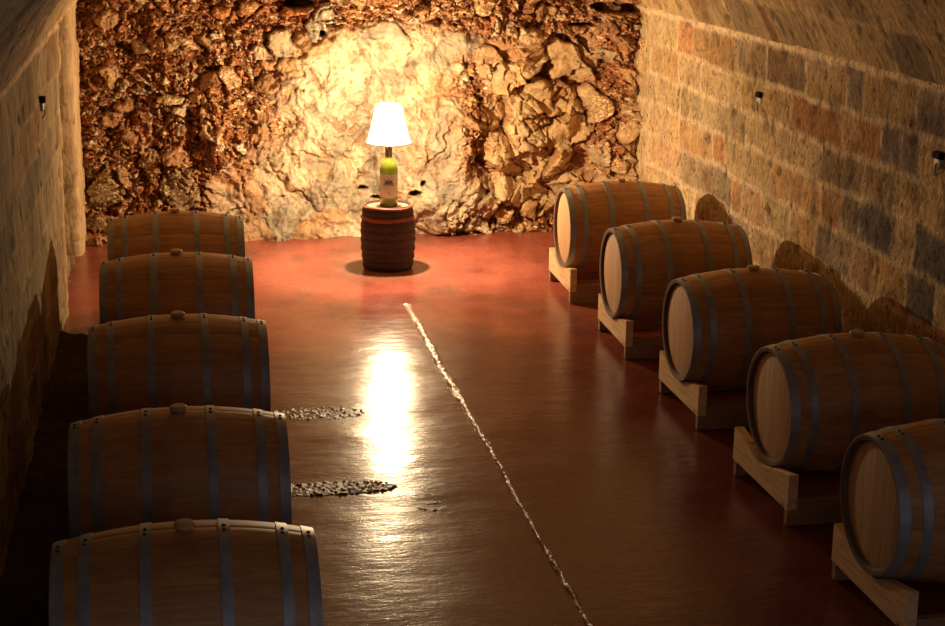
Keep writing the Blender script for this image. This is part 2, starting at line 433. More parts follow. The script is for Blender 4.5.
# ---- left wall: masonry, then a recessed rubble strip, then a pale plaster edge by the rock
Yg, Sg = np.meshgrid(ys, sr, indexing='ij')
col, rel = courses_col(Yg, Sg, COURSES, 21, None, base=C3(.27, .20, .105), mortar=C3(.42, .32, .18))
edge = 11.75+.25*(Sg-1)+(fbm(Yg*0, Sg*2.5, 8)-.5)*.25
w1 = sstep(-.02, .02, Yg-edge)
lip = np.exp(-((Yg-edge+.05)/.05)**2)
col = mixc(col, C3(.52, .38, .21), lip*.8); rel += lip*.018
e2 = 13.30+.12*(1-Sg)+(fbm(Yg*0, Sg*4, 9)-.5)*.10
w2 = sstep(-.03, .03, Yg-e2)
f1, f2, cid, _, _ = voro(Yg*6, Sg*9, 4)
rub = mixc(np.broadcast_to(C3(.09, .05, .025), col.shape), np.broadcast_to(C3(.26, .17, .08), col.shape), sstep(.05, .25, f2-f1)*cid)
col = mixc(col, rub, w1*(1-w2)); rel = rel-.075*w1*(1-w2)+w1*(1-w2)*.06*cid*sstep(.05, .2, f2-f1)
col = mixc(col, C3(.62, .45, .25)*(.85+.3*fbm(Yg*6, Sg*3, 13)[..., None]), w2); rel += w2*.03
bl = 1-sstep(.010, .032, np.abs(Sg-SPR+(fbm(Yg*5, Sg*0+3, 78)-.5)*.03)); col = mixc(col, C3(.60, .46, .27), bl*.8); rel += .010*bl
P = np.stack([XL+rel, Yg, Sg], -1)
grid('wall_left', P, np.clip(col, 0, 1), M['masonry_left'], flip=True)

# ---- vault
sv = np.linspace(-.05, ARC+.05, 285)
Yg, Sg = np.meshgrid(ys[::1], sv, indexing='ij')
vc = [-.5]+list(np.arange(0, ARC+.3, .305))
col, rel = courses_col(Yg, Sg, vc, 33, {1: [wy(758, 20), wy(782, 30), wy(826, 42), wy(900, 60)], 2: [at(815, 6, X=3.88).y, at(700, 2, X=3.88).y]},
                       base=C3(.42, .30, .145), jw=.012, mortar=C3(.62, .46, .25))
q = at(768, 28, X=3.93); d_ = np.abs(Yg-q.y-.0)+np.where(Sg < .29, 0, 9)
col = mixc(col, C3(.22, .11, .05), (1-sstep(.05, .09, d_)))
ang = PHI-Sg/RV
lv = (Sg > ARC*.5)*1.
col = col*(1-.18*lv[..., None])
w2 = sstep(-.05, .05, Yg-13.0)*lv
col = mixc(col, C3(.60, .44, .24), w2*.9); rel += .035*w2
rr = RV-rel*sstep(0, .05, np.minimum(Sg, ARC-Sg))+.012*(np.minimum(Sg, ARC-Sg) < 0)
P = np.stack([CX+rr*np.sin(ang), Yg, CZ+rr*np.cos(ang)], -1)
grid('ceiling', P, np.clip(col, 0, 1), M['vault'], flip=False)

# ---- floor
fx = np.arange(XL-.06, XR+.061, .03); fy = np.concatenate([np.arange(.5, 5, .15), np.arange(5, 14.5, .03)])
Xg, Yf = np.meshgrid(fx, fy, indexing='ij')
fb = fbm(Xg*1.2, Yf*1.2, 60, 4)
lamplit = sstep(.35, .75, fb*.5+.5*sstep(8.5, 13.0, Yf+(fb-.5)*2))          # painted lamp light: floor colour brighter towards the lamp and rock face
colf = mixc(np.broadcast_to(C3(.155, .043, .028), Xg.shape+(3,)), np.broadcast_to(C3(.34, .088, .056), Xg.shape+(3,)), lamplit)*(.85+.3*fb[..., None])
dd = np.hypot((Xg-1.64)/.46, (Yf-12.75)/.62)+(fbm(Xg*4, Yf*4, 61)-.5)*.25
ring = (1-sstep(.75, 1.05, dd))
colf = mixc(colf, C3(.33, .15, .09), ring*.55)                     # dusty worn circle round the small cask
st = sstep(.55, .7, fbm(Xg*2.5, Yf*1.6, 62, 5)); colf = mixc(colf, C3(.15, .06, .04), st*.5)
Z = (fbm(Xg*1.5, Yf*1.5, 63, 4)-.5)*.012
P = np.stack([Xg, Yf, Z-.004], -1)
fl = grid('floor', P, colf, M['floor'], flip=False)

# ---- raised seam and rough patches in the paint
def patch(name, cx, cy, rx, ry, seed, h=.024, ring=False, dens=.5, mat='crust', base=.003):
    xs = np.arange(cx-rx, cx+rx, .007); yv = np.arange(cy-ry, cy+ry, .009)
    A, B = np.meshgrid(xs, yv, indexing='ij')
    e = np.maximum(np.abs(A-cx)/rx, 0)**4+(np.abs(B-cy)/ry)**2.5 if not ring else np.hypot((A-cx)/rx, (B-cy)/ry)
    e = e+(fbm(A*12, B*12, seed)-.5)*.7
    msk = 1-sstep(.55, .95, e)
    if ring: msk = msk*sstep(.38, .55, e)
    f1, f2, cid, _, _ = voro(A*55, B*40, seed)
    hh = np.clip(.7-f1, 0, 1)*cid+.35*fbm(A*60, B*60, seed+2)
    zz = -.018+msk*(.006+base+(h*.75+.004)*hh*(sstep(1-dens-.2, 1-dens+.1, fbm(A*9, B*9, seed+3)+.25)))
    cc = np.ones(A.shape+(3,))*.5
    o = grid(name, np.stack([A, B, zz], -1), cc, M[mat]); o['kind'] = 'structure'
    return o
patch('trim_2', .76, 9.02, .33, .13, 3)
patch('trim_3', .74, 7.80, .34, .11, 5)
patch('trim_4', .86, 11.08, .28, .09, 7, .010, False, .35)
patch('trim_5', 1.20, 7.47, .13, .12, 9, .012, True)
def seam():
    tt = np.arange(4.9, 11.5, .012); n = len(tt)
    cx = 1.645+(fbm(tt*.9, tt*0, 70)-.5)*.05+(fbm(tt*9, tt*0, 71)-.5)*.010
    w = .016+.020*fbm(tt*7, tt*0, 72)
    w = w*(.65+.75*sstep(8.0, 9.6, tt))
    h = (.006+.008*fbm(tt*14, tt*0, 73))*np.clip((11.5-tt)*1.5, .15, 1)
    us = np.linspace(-1, 1, 9)
    U, T = np.meshgrid(us, tt)
    X = cx[:, None]+U*w[:, None]+(fbm(T*60, U*3, 74)-.5)*.014
    Z = -.010+(h[:, None]+.010)*(1-U**2)*(.45+1.1*fbm(T*45, U*4, 75))
    o = grid('trim_1', np.stack([X, T, Z], -1), np.ones(X.shape+(3,))*.5, M['ridge'], flip=True); o['kind'] = 'structure'
seam()
patch('trim_6', 1.74, 8.30, .13, .60, 11, .010, False, .25, base=.0)
patch('trim_7', 1.62, 10.95, .22, .40, 12, .007, False, .25, base=.0)

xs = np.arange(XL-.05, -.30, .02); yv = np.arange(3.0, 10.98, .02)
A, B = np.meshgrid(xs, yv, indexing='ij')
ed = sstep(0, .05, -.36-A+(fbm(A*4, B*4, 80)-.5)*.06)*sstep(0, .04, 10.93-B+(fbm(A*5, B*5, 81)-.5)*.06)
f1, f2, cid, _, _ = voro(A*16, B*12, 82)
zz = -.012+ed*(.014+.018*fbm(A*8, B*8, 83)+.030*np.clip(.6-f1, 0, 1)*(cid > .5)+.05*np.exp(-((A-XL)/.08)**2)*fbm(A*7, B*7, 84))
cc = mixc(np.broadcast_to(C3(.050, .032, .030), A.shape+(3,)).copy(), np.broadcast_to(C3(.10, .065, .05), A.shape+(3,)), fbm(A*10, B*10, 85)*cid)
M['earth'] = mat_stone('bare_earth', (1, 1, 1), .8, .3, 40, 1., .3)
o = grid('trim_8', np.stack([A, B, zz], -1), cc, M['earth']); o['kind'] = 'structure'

# ---- rough rock at the end
def rock():
    xs = np.arange(-1.0, 4.22, .0092); zs = np.concatenate([np.arange(-.08, 2.30, .0092), np.arange(2.32, 3.9, .05)])
    Xr, Zr = np.meshgrid(xs, zs, indexing='ij')
    wx = (fbm(Xr*3, Zr*3, 1, 4)-.5); wz = (fbm(Xr*3, Zr*3, 2, 4)-.5)
    X, Zz = Xr+wx*.20+(fbm(Xr*13, Zr*13, 46)-.5)*.045, Zr+wz*.20+(fbm(Xr*13, Zr*13, 47)-.5)*.045
    fine = (fbm(X*30, Zz*30, 3, 3)-.5)
    # zones
    lim = .78+.62*(Zr-1.0)
    wl = 1-sstep(-.32, .32, X-lim+(fbm(X*2.2, Zz*2.2, 4)-.5)*1.1)                 # red rubble on the left
    wt = sstep(1.62, 1.82, Zz+(fbm(X*1.7, Zz*2, 5)-.5)*.25-.10*np.exp(-((X-1.9)/.45)**2))
    wb = np.exp(-((X-2.62+.12*(Zz-1))/.17)**2)*sstep(.30, .55, Zz)*(1-sstep(1.5, 1.7, Zz))
    wb2 = np.exp(-((X-3.78)/.16)**2)*sstep(.45, .7, Zz)
    wf = (1-sstep(.12, .32, Zz+(fbm(X*4, Zz*4, 6)-.5)*.25))*sstep(2.1, 2.5, X)
    rub = np.clip(np.maximum.reduce([wl, wt*.9, wb, wb2, wf*.8]), 0, 1)
    ang = np.clip(sstep(2.55, 2.8, X)*(1-rub), 0, 1)
    smo = np.clip(1-rub-ang, 0, 1)
    # rubble: stones of three sizes bedded in red clay
    f1, f2, id1, dx1, dy1 = voro(X*6.6+Zz*1.2, Zz*8.5, 10)
    g1, g2, id2, dx2, dy2 = voro(X*15, Zz*21, 11)
    k1, k2, id3, dx3, dy3 = voro(X*33, Zz*42, 12)
    e1, e2, e3 = f2-f1, g2-g1, k2-k1
    big = (id1 > .74)*sstep(.02, .22, e1)
    med = (id2 > .52)*sstep(.02, .16, e2)
    sml = (id3 > .25)*sstep(.02, .20, e3)
    tl = lambda i, a, b: (a*np.cos(i*40)+b*np.sin(i*40))
    hr = .085*big*(.5+id1*.6+1.1*tl(id1, dx1, dy1))
    hm = .055*med*(.4+id2*.8+1.5*tl(id2, dx2, dy2))
    hs = .030*sml*(.4+id3*.9+1.4*tl(id3, dx3, dy3))
    pit = sstep(.62, .80, fbm(X*5.2, Zz*4.2, 14, 5))
    h_rub = .02+(fbm(X*7, Zz*5, 48, 4)-.5)*.15+hr+(1-.6*big)*hm+(1-.5*np.maximum(big, med))*hs-.09*pit+(fbm(X*2, Zz*2, 15)-.5)*.22
    # smooth water-worn limestone with cracks
    a1 = np.abs(fbm(X*2.6+.25*Zz, Zz*2.0, 16, 5)-.5); crk = 1-sstep(.0, .022, a1)
    a2 = np.abs(fbm(X*6.5, Zz*5.0, 17, 4)-.5); crk2 = 1-sstep(.0, .03, a2)
    h_smo = .08+(fbm(X*1.5, Zz*1.5, 18, 5)-.5)*.42+(fbm(X*9, Zz*7, 19, 5)-.5)*.13+(fbm(X*20+Zz*8, Zz*16, 50, 3)-.5)*.035-crk*.04-crk2*.018
    # angular broken blocks
    p1, p2, id4, dx4, dy4 = voro(X*3.3+Zz*.5, Zz*4.0, 22); q1, q2, id5, dx5, dy5 = voro(X*8, Zz*9.5, 23)
    h_ang = .05+(id4-.5)*.16+.22*(np.cos(id4*50)*dx4+np.sin(id4*50)*dy4)*.8+(id5-.5)*.05+.10*(np.cos(id5*50)*dx5+np.sin(id5*50)*dy5)*.6
    h_ang -= .05*(1-sstep(0, .06, p2-p1))+.025*(1-sstep(0, .07, q2-q1))
    h_ang += (fbm(X*2, Zz*2, 24)-.5)*.2
    H = h_rub*rub+h_smo*smo+h_ang*ang+fine*.016
    def blob(cx, cz, rx, rz, amp, p=2):
        d = ((Xr+wx*.05-cx)/rx)**2+((Zr+wz*.05-cz)/rz)**2
        return amp*np.clip(1-d, 0, 1)**(1/p)
    H += blob(2.33, .62, .62, .62, .20) + blob(2.2, .15, .30, .22, .10)
    H += blob(3.25, .95, .35, .40, .10)
    H -= blob(1.64, .95, .34, .62, .10)
    H -= .24*np.exp(-((Xr-2.74+wx*.4)/.09)**2)*np.exp(-((Zr-.66)/.36)**2)
    H -= .14*np.exp(-((Xr-.16+.08*(Zr-1)+wx*.3)/.055)**2)*np.exp(-((Zr-.90)/.26)**2)
    H += .12*np.exp(-((Xr-.32)/.07)**2)*np.exp(-((Zr-.90)/.30)**2)
    # colours
    clay = C3(.27, .118, .056); r_or = C3(.48, .235, .10); r_tan = C3(.62, .40, .20); r_cr = C3(.74, .60, .40); r_dk = C3(.38, .17, .08)
    def pick(i):
        c = np.zeros(i.shape+(3,)); v = (i*17.3) % 1
        for lo, hi, cc in ((0, .30, r_dk), (.30, .58, r_or), (.58, .84, r_tan), (.84, 1.01, r_cr)):
            c[(v >= lo) & (v < hi)] = cc
        return c
    cr = np.broadcast_to(clay, X.shape+(3,)).copy()*(.7+.7*fbm(X*9, Zz*9, 30)[..., None])
    cr = mixc(cr, pick(id3), sml); cr = mixc(cr, pick(id2), med); cr = mixc(cr, pick(id1)*.6+r_tan*.3, big)
    cr = mixc(cr, clay*.8, pit*.6)
    cr = mixc(cr, C3(.55, .42, .24), (sstep(.50, .66, fbm(X*1.6, Zz*1.6, 31))*(1-sstep(.5, .95, Zr)))*.55)
    cs = mixc(np.broadcast_to(C3(.62, .50, .33), X.shape+(3,)).copy(), np.broadcast_to(C3(.36, .32, .23), X.shape+(3,)), sstep(.46, .62, fbm(X*3.2, Zz*3.2, 32, 5)))
    cs = mixc(cs, C3(.50, .27, .12), sstep(.52, .66, fbm(X*3.5, Zz*3, 33, 5))*.7)
    gy = np.exp(-((X-2.35)/.34)**2)*sstep(.0, .2, Zz)*(1-sstep(.95, 1.3, Zz)); cs = mixc(cs, C3(.36, .32, .24)*(.6+.8*fbm(X*5+Zz*3, Zz*9, 51, 4)[..., None]), gy*.75)
    pk = sstep(.60, .72, fbm(X*19+Zz*8, Zz*15, 49, 4)); cs = mixc(cs, C3(.26, .16, .09), pk*.6)
    cs = mixc(cs, C3(.30, .16, .08), np.maximum(crk, crk2*.6)*.75)
    ca = mixc(np.broadcast_to(C3(.56, .37, .18), X.shape+(3,)).copy(), np.broadcast_to(C3(.66, .50, .29), X.shape+(3,)), id4)
    ca = mixc(ca, C3(.38, .17, .07), np.maximum(1-sstep(.0, .07, p2-p1), (1-sstep(0, .06, q2-q1))*.6))
    ca = mixc(ca, C3(.46, .23, .10), sstep(.52, .66, fbm(X*3, Zz*3, 35, 4))*.7)
    col = cr*rub[..., None]+cs*smo[..., None]+ca*ang[..., None]
    col *= (.85+.3*fbm(X*14, Zz*14, 36, 3)[..., None])
    # the stones one can single out: photo spot, half sizes (m), thickness, colour
    feats = [(320, 22, .085, .13, .10, C3(.36, .33, .25)), (313, 30, .05, .11, .08, C3(.38, .34, .25)), (328, 14, .07, .06, .10, C3(.37, .34, .25)),
             (295, 12, .11, .045, .10, C3(.40, .17, .06)), (246, 8, .09, .06, .09, C3(.58, .33, .15)), (222, 15, .07, .045, .08, C3(.55, .25, .11)),
             (282, 47, .12, .11, .09, C3(.45, .38, .24)), (268, 68, .10, .05, .07, C3(.60, .30, .14)), (287, 70, .10, .07, .08, C3(.45, .28, .14)),
             (168, 101, .11, .05, .11, C3(.55, .44, .24)), (190, 46, .06, .05, .08, C3(.62, .44, .25)), (228, 78, .08, .08, .07, C3(.62, .44, .26)),
             (482, 7, .08, .09, .10, C3(.66, .47, .26)), (566, 130, .19, .16, .12, C3(.60, .42, .22)), (540, 96, .16, .16, .10, C3(.58, .40, .20)),
             (594, 100, .13, .13, .10, C3(.60, .44, .24)), (538, 138, .09, .10, .09, C3(.60, .44, .25)), (567, 55, .16, .18, .09, C3(.56, .38, .20)),
             (475, 225, .13, .10, .14, C3(.66, .56, .38)), (455, 215, .11, .11, .10, C3(.66, .54, .35)), (505, 215, .10, .08, .10, C3(.60, .40, .20)),
             (530, 212, .09, .08, .09, C3(.58, .36, .17)), (620, 130, .07, .10, .09, C3(.62, .44, .24)), (612, 162, .07, .09, .08, C3(.60, .42, .22)),
             (634, 60, .06, .22, .10, C3(.60, .44, .25)), (633, 165, .07, .25, .10, C3(.58, .42, .22)), (205, 118, .055, .20, .10, C3(.58, .40, .20)), (178, 190, .14, .18, .08, C3(.38, .30, .17)),
             (102, 190, .12, .18, .07, C3(.42, .34, .19)), (95, 225, .13, .09, .11, C3(.44, .30, .15)), (150, 165, .10, .12, .06, C3(.40, .27, .13))]
    for (px, py, rx, rz, am, cc) in feats:
        q = at(px, py, Y=13.9)
        n1_ = (fbm(Xr*7, Zr*7, int(px)) - .5)*1.6; n2_ = (fbm(Xr*7, Zr*7, int(py)+300) - .5)*1.6
        ux = (Xr-q.x)/rx+n1_; uz = (Zr-q.z)/rz+n2_; th_ = (px*7.1) % 3.14
        va, vb = ux*math.cos(th_)+uz*math.sin(th_), -ux*math.sin(th_)+uz*math.cos(th_)
        d = np.maximum.reduce([va*1.05, -va*.95, vb, -vb, (va+vb)*.78, -(va-vb)*.74])**2
        k = 1-sstep(.80, 1.0, d)
        top = .04+am*.75*(1-.35*np.clip(d, 0, 1)+.35*va*math.cos(px)+.3*vb*math.sin(py*3))+(fbm(Xr*14, Zr*14, 37)-.5)*.03
        ring = np.exp(-((d-1.25)/.25)**2)
        H = H*(1-k)+np.maximum(H, top)*k-.045*ring
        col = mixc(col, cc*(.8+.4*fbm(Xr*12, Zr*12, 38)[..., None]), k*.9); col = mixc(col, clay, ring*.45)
    for (px, py, rx, rz) in ((300, 4, .14, .05), (322, 33, .03, .03), (612, 6, .22, .055), (580, 24, .12, .02), (364, 190, .05, .022), (378, 198, .06, .018), (413, 190, .05, .03), (420, 180, .03, .03)):
        q = at(px, py, Y=14.0); d = ((Xr-q.x)/rx)**2+((Zr-q.z)/rz)**2+(fbm(Xr*9, Zr*9, 39)-.5)*.8
        k = 1-sstep(.6, 1.1, d); H -= .22*k; col = mixc(col, clay*.6, k*.8)
    H += .40*sstep(3.45, 4.0, Xr)
    H = H*(.35+.65*sstep(-1.0, -.7, Xr))
    H += .10*(1-sstep(0, .14, Zr))*fbm(Xr*5, Zr*3, 44)
    Y = 14.02-H
    P = np.stack([Xr+wx*0+(fbm(Xr*11, Zr*11, 45)-.5)*.02, Y, Zr], -1)
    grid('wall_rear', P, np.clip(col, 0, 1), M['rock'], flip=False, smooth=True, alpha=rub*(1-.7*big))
rock()
for n_ in ('wall_rear', 'wall_left', 'wall_right', 'ceiling', 'floor'): bpy.data.objects[n_]['kind'] = 'structure'

# ------------------------------------------------------------------ barrels
RB, RH, LB, ZC = .352, .297, .906, .502
CR = RB                                                             # centre height above the barrel's own base
NST = 24
def rad(x):
    u = x/(LB/2)
    return RH+(RB-RH)*(1-abs(u)**2.1)
def make_barrel(label, group, loc, rz):
    t = thing('oak_barrel', label, 'barrel', loc, rz, group)
    # staves
    bm = bmesh.new(); NL = 26; per = 5
    rings = []
    for i in range(NL+1):
        x = -LB/2+LB*i/NL; r = rad(x); ring = []
        for s in range(NST):
            for k in range(per):
                f = [0, .05, .35, .65, .95][k]
                a = 2*PI*(s+f)/NST
                rr = r*(1-(.0045 if k == 0 else 0))
                fl_ = r*(math.cos(PI/NST)/math.cos(2*PI*(f-.5)/NST)-1)*.25
                ring.append(bm.verts.new((x, (rr+fl_)*math.cos(a), (rr+fl_)*math.sin(a))))
        rings.append(ring)
    n = len(rings[0])
    # chime: end thickness, then in to the croze where the head sits
    for sgn, ring in ((-1, rings[0]), (1, rings[-1])):
        prof = [(RH-.004, LB/2), (RH-.020, LB/2-.004), (RH-.030, LB/2-.045)]
        prev = ring
        for rr, xx in prof:
            nr = [bm.verts.new((sgn*xx, rr*math.cos(math.atan2(v.co.z, v.co.y)), rr*math.sin(math.atan2(v.co.z, v.co.y)))) for v in ring]
            for k in range(n): bm.faces.new((prev[k], prev[(k+1) % n], nr[(k+1) % n], nr[k])).material_index = 1
            prev = nr
    for i in range(NL):
        a, b_ = rings[i], rings[i+1]
        for k in range(n): bm.faces.new((a[k], a[(k+1) % n], b_[(k+1) % n], b_[k]))
    o = obj('barrel_body', bm, M['staves'], t, True, math.radians(40)); o.data.materials.append(M['endgrain']); o.location = (0, 0, CR)
    # heads
    hd = None
    for sgn in (-1, 1):
        if hd is None:
            bm = bmesh.new(); lathe(bm, [(RH-.016, .006), (RH-.016, -.001), (RH-.052, -.010), (.001, -.010)], 64, 'X')
            bmesh.ops.remove_doubles(bm, verts=bm.verts, dist=.0015)
            hd = obj('head', bm, M['head'], t, True, math.radians(30)); h = hd
        else:
            h = hd.copy(); COL.objects.link(h); h.parent = t; h.rotation_euler = (0, 0, PI)
        h.location = (sgn*(LB/2-.030), 0, CR)
    # hoops
    def hoop(x0, x1, over=.0035):
        bm = bmesh.new(); k = 5; out_ = []; inn = []
        for i in range(k):
            x = x0+(x1-x0)*i/(k-1); out_.append((rad(min(max(x, -LB/2), LB/2))+over, x)); inn.append((rad(x)-.001, x))
        lathe(bm, out_+inn[::-1], 72, 'X', close=True)
        o = obj('hoop', bm, M['hoop'], t, True, math.radians(35)); o.location = (0, 0, CR)
        xm = (x0+x1)/2
        for a in (PI/2-.02, PI/2+.09):
            for dx in (0,):
                bm = bmesh.new(); r = bmesh.ops.create_uvsphere(bm, u_segments=8, v_segments=6, radius=.0075)
                for v in r['verts']:
                    v.co = Vector((xm+dx+v.co.x, v.co.y*.9+(rad(xm)+over)*math.cos(a), v.co.z*.7+(rad(xm)+over)*math.sin(a)))
                obj('rivet', bm, M['rivet'], o, True)
        return o
    for c, w in ((.430, .044), (.338, .040), (.135, .040)):
        for sgn in (-1, 1): hoop(sgn*c-w/2, sgn*c+w/2)
    bm = bmesh.new(); lathe(bm, [(.024, -.01), (.026, .006), (.036, .009), (.037, .019), (.031, .025), (.001, .026)], 20, 'Z')
    o = obj('bung', bm, M['bung'], t, True, math.radians(35)); o.location = (0, 0, 2*CR-.002)
    return t
LROW = [(-.025, 5.287, .003), (-.040, 6.592, 0), (-.035, 8.146, .002), (-.036, 9.620, -.008), (-.035, 10.908, -.004)]
RROW = [(3.290, 5.966, .005), (3.343, 7.320, .020), (3.320, 8.769, .008), (3.301, 10.207, -.013), (3.319, 11.696, -.015)]
LLAB = ['oak barrel at the bottom of the left row, nearest the viewer', 'second oak barrel from the front in the left row',
        'middle oak barrel of the left row along the masonry wall', 'fourth oak barrel from the front in the left row, second from the rock',
        'farthest oak barrel of the left row, just before the rough rock']
RLAB = ['oak barrel at the lower right corner, nearest of the right row', 'second oak barrel from the front in the right row, round head in dim light',
        'middle oak barrel of the right row, pale bung on top', 'fourth oak barrel of the right row, second from the rock',
        'farthest oak barrel of the right row, its pale round head brightly lit beside the rock']
GB = {'L': 'oak barrels in the left row', 'R': 'oak barrels in the right row'}
src = None
for row, labs, g in ((LROW, LLAB, 'L'), (RROW, RLAB, 'R')):
    for (x, y, a), lb in zip(row, labs):
        z = ZC-RB
        if src is None: src = make_barrel(lb, GB[g], (x, y, z), a)
        else:
            d = dup(src, (x, y, z), a, lb); d['group'] = GB[g]

# ------------------------------------------------------------------ racks: two beams and two notched cradle boards
def make_rack(label, group, loc, rz):
    t = thing('barrel_rack', label, 'barrel rack', loc, rz, group)
    for sg in (-1, 1):
        bm = bmesh.new(); box(bm, -.428, .43, sg*.352-.022, sg*.352+.022, 0, .14, .004)
        obj('beam', bm, M['beam'], t)
    for x0 in (-.432, .382):
        bm = bmesh.new(); th = .050; z0 = .085; pts = [(-.376, z0), (.376, z0), (.376, .262), (.366, .266)]
        zc = ZC; r_ = rad(.40)+.0048
        a0 = math.asin(.14/r_)
        pts.append((.14, zc-r_*math.cos(a0)+.0))
        for k in range(1, 13):
            a = a0*(1-2*k/13); pts.append((r_*math.sin(a), zc-r_*math.cos(a)))
        pts += [(-.14, zc-r_*math.cos(a0)), (-.366, .266), (-.376, .262)]
        A = [bm.verts.new((x0, p[0], p[1])) for p in pts]; B = [bm.verts.new((x0+th, p[0], p[1])) for p in pts]
        bm.faces.new(A); bm.faces.new(B)
        for k in range(len(pts)):
            bm.faces.new((A[k], A[(k+1) % len(pts)], B[(k+1) % len(pts)], B[k]))
        obj('cradle_board', bm, M['pine'], t)
    return t
rs = None
RKL = ['pine rack under the farthest barrel of the left row', 'pine rack under the fourth barrel of the left row', 'pine rack under the middle barrel of the left row',
       'pine rack under the second barrel of the left row', 'pine rack under the nearest barrel of the left row'][::-1]
RKR = ['pine rack under the nearest right barrel, cut by the lower frame edge', 'pine rack in dim light under the second barrel of the right row',
       'pine rack under the middle barrel of the right row', 'pine rack under the fourth barrel of the right row',
       'small looking pine rack under the farthest right barrel beside the rock']
for row, labs, g in ((LROW, RKL, 'left'), (RROW, RKR, 'right')):
    for (x, y, a), lb in zip(row, labs):
        dx = -.02 if g == 'left' else {7.320: -.045, 11.696: -.03}.get(y, 0)
        if rs is None: rs = make_rack(lb, 'racks under the left row', (x+dx, y, 0), a)
        else:
            d = dup(rs, (x+dx, y, 0), a, lb); d['group'] = 'racks under the %s row' % g

# ------------------------------------------------------------------ small cask with the bottle lamp
LX, LY = 1.652, 12.68
t = thing('small_cask', 'small dark old cask standing upright on the red floor under the lamp', 'cask', (LX, LY, 0))
TOP = .527
def cr_(z):
    u = (z-TOP/2)/(TOP/2); return .196+.022*(1-u*u)
bm = bmesh.new()
pr = [(.001, .01), (cr_(0)-.01, .01), (cr_(0), 0)]+[(cr_(TOP*k/14), TOP*k/14) for k in range(1, 15)]+[(.180, TOP), (.176, TOP-.022)]
n = 60; lathe(bm, pr, n, 'Z')
bmesh.ops.remove_doubles(bm, verts=bm.verts, dist=.001)
for v in bm.verts:
    a = math.atan2(v.co.y, v.co.x); k = (a/(2*PI)*18) % 1
    f = 1-(.018 if (k < .17) else 0)
    v.co.x *= f; v.co.y *= f
obj('cask_body', bm, M['oldwood'], t, True, math.radians(35))
bm = bmesh.new(); lathe(bm, [(.181, TOP-.020), (.001, TOP-.019)], 40, 'Z', cap0=False)
lathe(bm, [(.181, TOP-.036), (.181, TOP-.020)], 40, 'Z', cap0=True)
bmesh.ops.remove_doubles(bm, verts=bm.verts, dist=.002)
obj('lid', bm, M['casktop'], t)
def torus_hoop(z, hgt, out_, mat):
    bm = bmesh.new(); k = 7; n = 56; rings = []
    for j in range(k):
        a = PI*j/(k-1); rings.append((out_*math.sin(a), z+hgt/2*(-math.cos(a))))
    prof = [(cr_(zz)+o_+.001, zz) for o_, zz in rings]+[(cr_(z)-.004, z+hgt/2), (cr_(z)-.004, z-hgt/2)]
    lathe(bm, prof, n, 'Z', close=True)
    for v in bm.verts:
        a = math.atan2(v.co.y, v.co.x); v.co.z += .003*math.sin(a*3+z*40)
        s = 1+.008*math.sin(a*7+z*90); v.co.x *= s; v.co.y *= s
    return obj('cask_hoop', bm, M[mat], t, True)
torus_hoop(TOP-.014, .022, .007, 'redhoop')
torus_hoop(TOP-.105, .030, .009, 'redhoop')
for z in (.035, .10, .165, .235, .30, .36): torus_hoop(z, .045, .006, 'withy')
torus_hoop(TOP-.055, .034, .005, 'withy')

BX, BY, BZ = LX+.006, LY-.01, TOP-.0195
lamp = thing('bottle_lamp', 'glowing white cone lampshade on a tall green wine bottle with a cream label', 'lamp', (BX, BY, BZ))
bp = [(.001, .0), (.060, 0), (.068, .008), (.068, .285), (.064, .315), (.050, .345), (.034, .368), (.026, .385), (.0245, .42), (.0245, .462), (.001, .462)]
bm = bmesh.new(); lathe(bm, bp, 48, 'Z'); bmesh.ops.remove_doubles(bm, verts=bm.verts, dist=.002)
for v in bm.verts: v.co.x *= 1.07; v.co.y *= 1.07; v.co.z *= 1.06
bt = obj('wine_bottle', bm, M['glass'], lamp, True, math.radians(50))
bm = bmesh.new(); lathe(bm, [(.001, .006), (.0655, .006), (.0655, .075), (.001, .075)], 40, 'Z'); bmesh.ops.remove_doubles(bm, verts=bm.verts, dist=.002)
for v in bm.verts: v.co.x *= 1.07; v.co.y *= 1.07
obj('wine', bm, M['wine'], bt, True, math.radians(50))
bm = bmesh.new(); lathe(bm, [(.0255, .385), (.0268, .40), (.0262, .44), (.0285, .445), (.0285, .462), (.001, .463)], 32, 'Z')
for v in bm.verts: v.co.x *= 1.07; v.co.y *= 1.07; v.co.z *= 1.06
obj('capsule', bm, M['capsule'], bt, True, math.radians(40))
FA = math.atan2(0-BY, 0-BX)+.04                                     # the label faces the aisle
def curved(a0, a1, z0, z1, r, name, mat, par, nseg=24):
    bm = bmesh.new(); rows = []
    for z in (z0, z1):
        rows.append([bm.verts.new((r*math.cos(a0+(a1-a0)*k/nseg), r*math.sin(a0+(a1-a0)*k/nseg), z)) for k in range(nseg+1)])
    for k in range(nseg): bm.faces.new((rows[0][k], rows[0][k+1], rows[1][k+1], rows[1][k]))
    o = obj(name, bm, M[mat], par, True)
    return o
lb = curved(FA-1.18, FA+1.18, .085, .272, .0733, 'label', 'paper', bt)
bm = bmesh.new()
def lab_rect(a0, a1, z0, z1, r=.0738):
    n = max(2, int((a1-a0)/.08)); rows = []
    for z in (z0, z1): rows.append([bm.verts.new((r*math.cos(FA+a0+(a1-a0)*k/n), r*math.sin(FA+a0+(a1-a0)*k/n), z)) for k in range(n+1)])
    for k in range(n): bm.faces.new((rows[0][k], rows[0][k+1], rows[1][k+1], rows[1][k]))
lab_rect(-.62, .55, .190, .202); lab_rect(-.45, .38, .202, .222)
for a in (-.50, -.28, -.02, .22, .42): lab_rect(a-.06, a+.06, .222, .232+.006*math.cos(a*9))
lab_rect(-.72, .70, .180, .184)
obj('engraving', bm, M['ink'], lb, True)
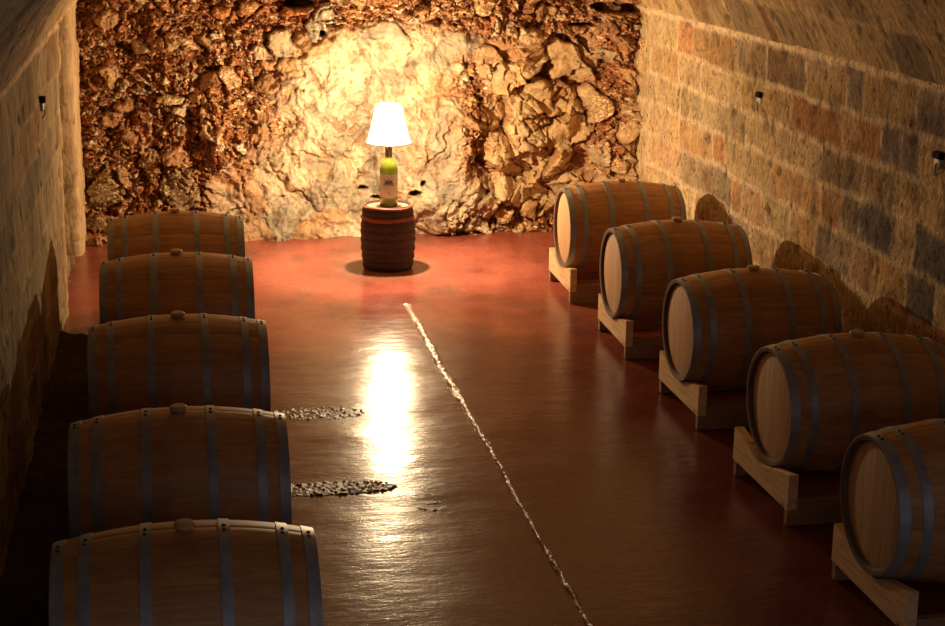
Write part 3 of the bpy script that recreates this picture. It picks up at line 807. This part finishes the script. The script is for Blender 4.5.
bm = bmesh.new(); lab_rect(-.07, .07, .112, .124); obj('red_seal', bm, M['redink'], lb, True)
bm = bmesh.new(); lathe(bm, [(.012, .485), (.012, .54), (.020, .545), (.020, .60), (.001, .601)], 24, 'Z')
obj('lamp_holder', bm, M['palemetal'], lamp, True, math.radians(40))
bm = bmesh.new(); bmesh.ops.create_uvsphere(bm, u_segments=20, v_segments=12, radius=.032, matrix=Matrix.Translation((0, 0, .635)))
obj('bulb', bm, M['bulb'], lamp, True)
bm = bmesh.new(); NR = 12
lathe(bm, [(.178-(.178-.100)*(k/NR)**.85, .524+.305*k/NR) for k in range(NR+1)], 56, 'Z')
obj('lamp_shade', bm, M['shade'], lamp, True)
bm = bmesh.new(); lathe(bm, [(.179, .520), (.181, .523), (.179, .526), (.177, .523)], 48, 'Z', close=True)
for k in range(3):
    a = 2*PI*k/3; r = bmesh.ops.create_cone(bm, segments=6, radius1=.0018, radius2=.0018, depth=.155)
    for v in r['verts']:
        p = Vector((v.co.z+.0955, v.co.x, v.co.y)); v.co = Matrix.Rotation(a, 3, 'Z') @ p+Vector((0, 0, .552))
obj('shade_ring', bm, M['palemetal'], lamp, True)
def point(name, loc, power, rad_, c):
    l = bpy.data.lights.new(name, 'POINT'); l.energy = power; l.shadow_soft_size = rad_; l.color = c
    o = bpy.data.objects.new(name, l); o.location = loc; COL.objects.link(o); return o
point('bulb_light', (BX, BY, BZ+.68), 520, .04, (1, .775, .505))

# ------------------------------------------------------------------ small fittings on the walls
def fitting(loc, side, label, big=1.):
    t = thing('wall_fitting', label, 'wall fitting', loc, 0 if side > 0 else PI, 'small fittings on the walls')
    # local: +X into the wall
    bm = bmesh.new(); lathe(bm, [(.001, -.012), (.030, -.012), (.040, -.006), (.042, .03)], 28, 'X')
    for v in bm.verts: v.co.z -= .018
    obj('metal_collar', bm, M['palemetal'], t, True, math.radians(40))
    bm = bmesh.new(); box(bm, -.022, .02, -.042, .042, -.004, .034, .004); obj('black_box', bm, M['black'], t)
    bm = bmesh.new(); pts = [(-.014, 0, -.03), (-.014, .004, -.07), (-.006, .02, -.09), (.004, .026, -.10)]
    for a, b_ in zip(pts, pts[1:]):
        a, b_ = Vector(a), Vector(b_); d = b_-a
        mm = Matrix.Translation((a+b_)/2) @ d.to_track_quat('Z', 'Y').to_matrix().to_4x4()
        bmesh.ops.create_cone(bm, segments=8, radius1=.003, radius2=.003, depth=d.length+.004, matrix=mm)
    obj('wire', bm, M['black'], t)
    return t
q = at(760, 97, X=XR-.01); fitting(q, 1, 'black box with pale collar and wire on the right wall, nearer the rock')
q = at(939, 158, X=XR-.01); fitting(q, 1, 'black box with pale collar on the right wall at the right edge of the photo')
q = at(42, 102, X=XL+.01); fitting(q, -1, 'small black box on the left masonry wall below the vault')

# ------------------------------------------------------------------ dim cool daylight from the entrance behind the viewer
w = bpy.data.worlds.new('World'); scene.world = w; w.use_nodes = True
bg = w.node_tree.nodes['Background']; bg.inputs[0].default_value = (.95, .84, .98, 1); bg.inputs[1].default_value = .23
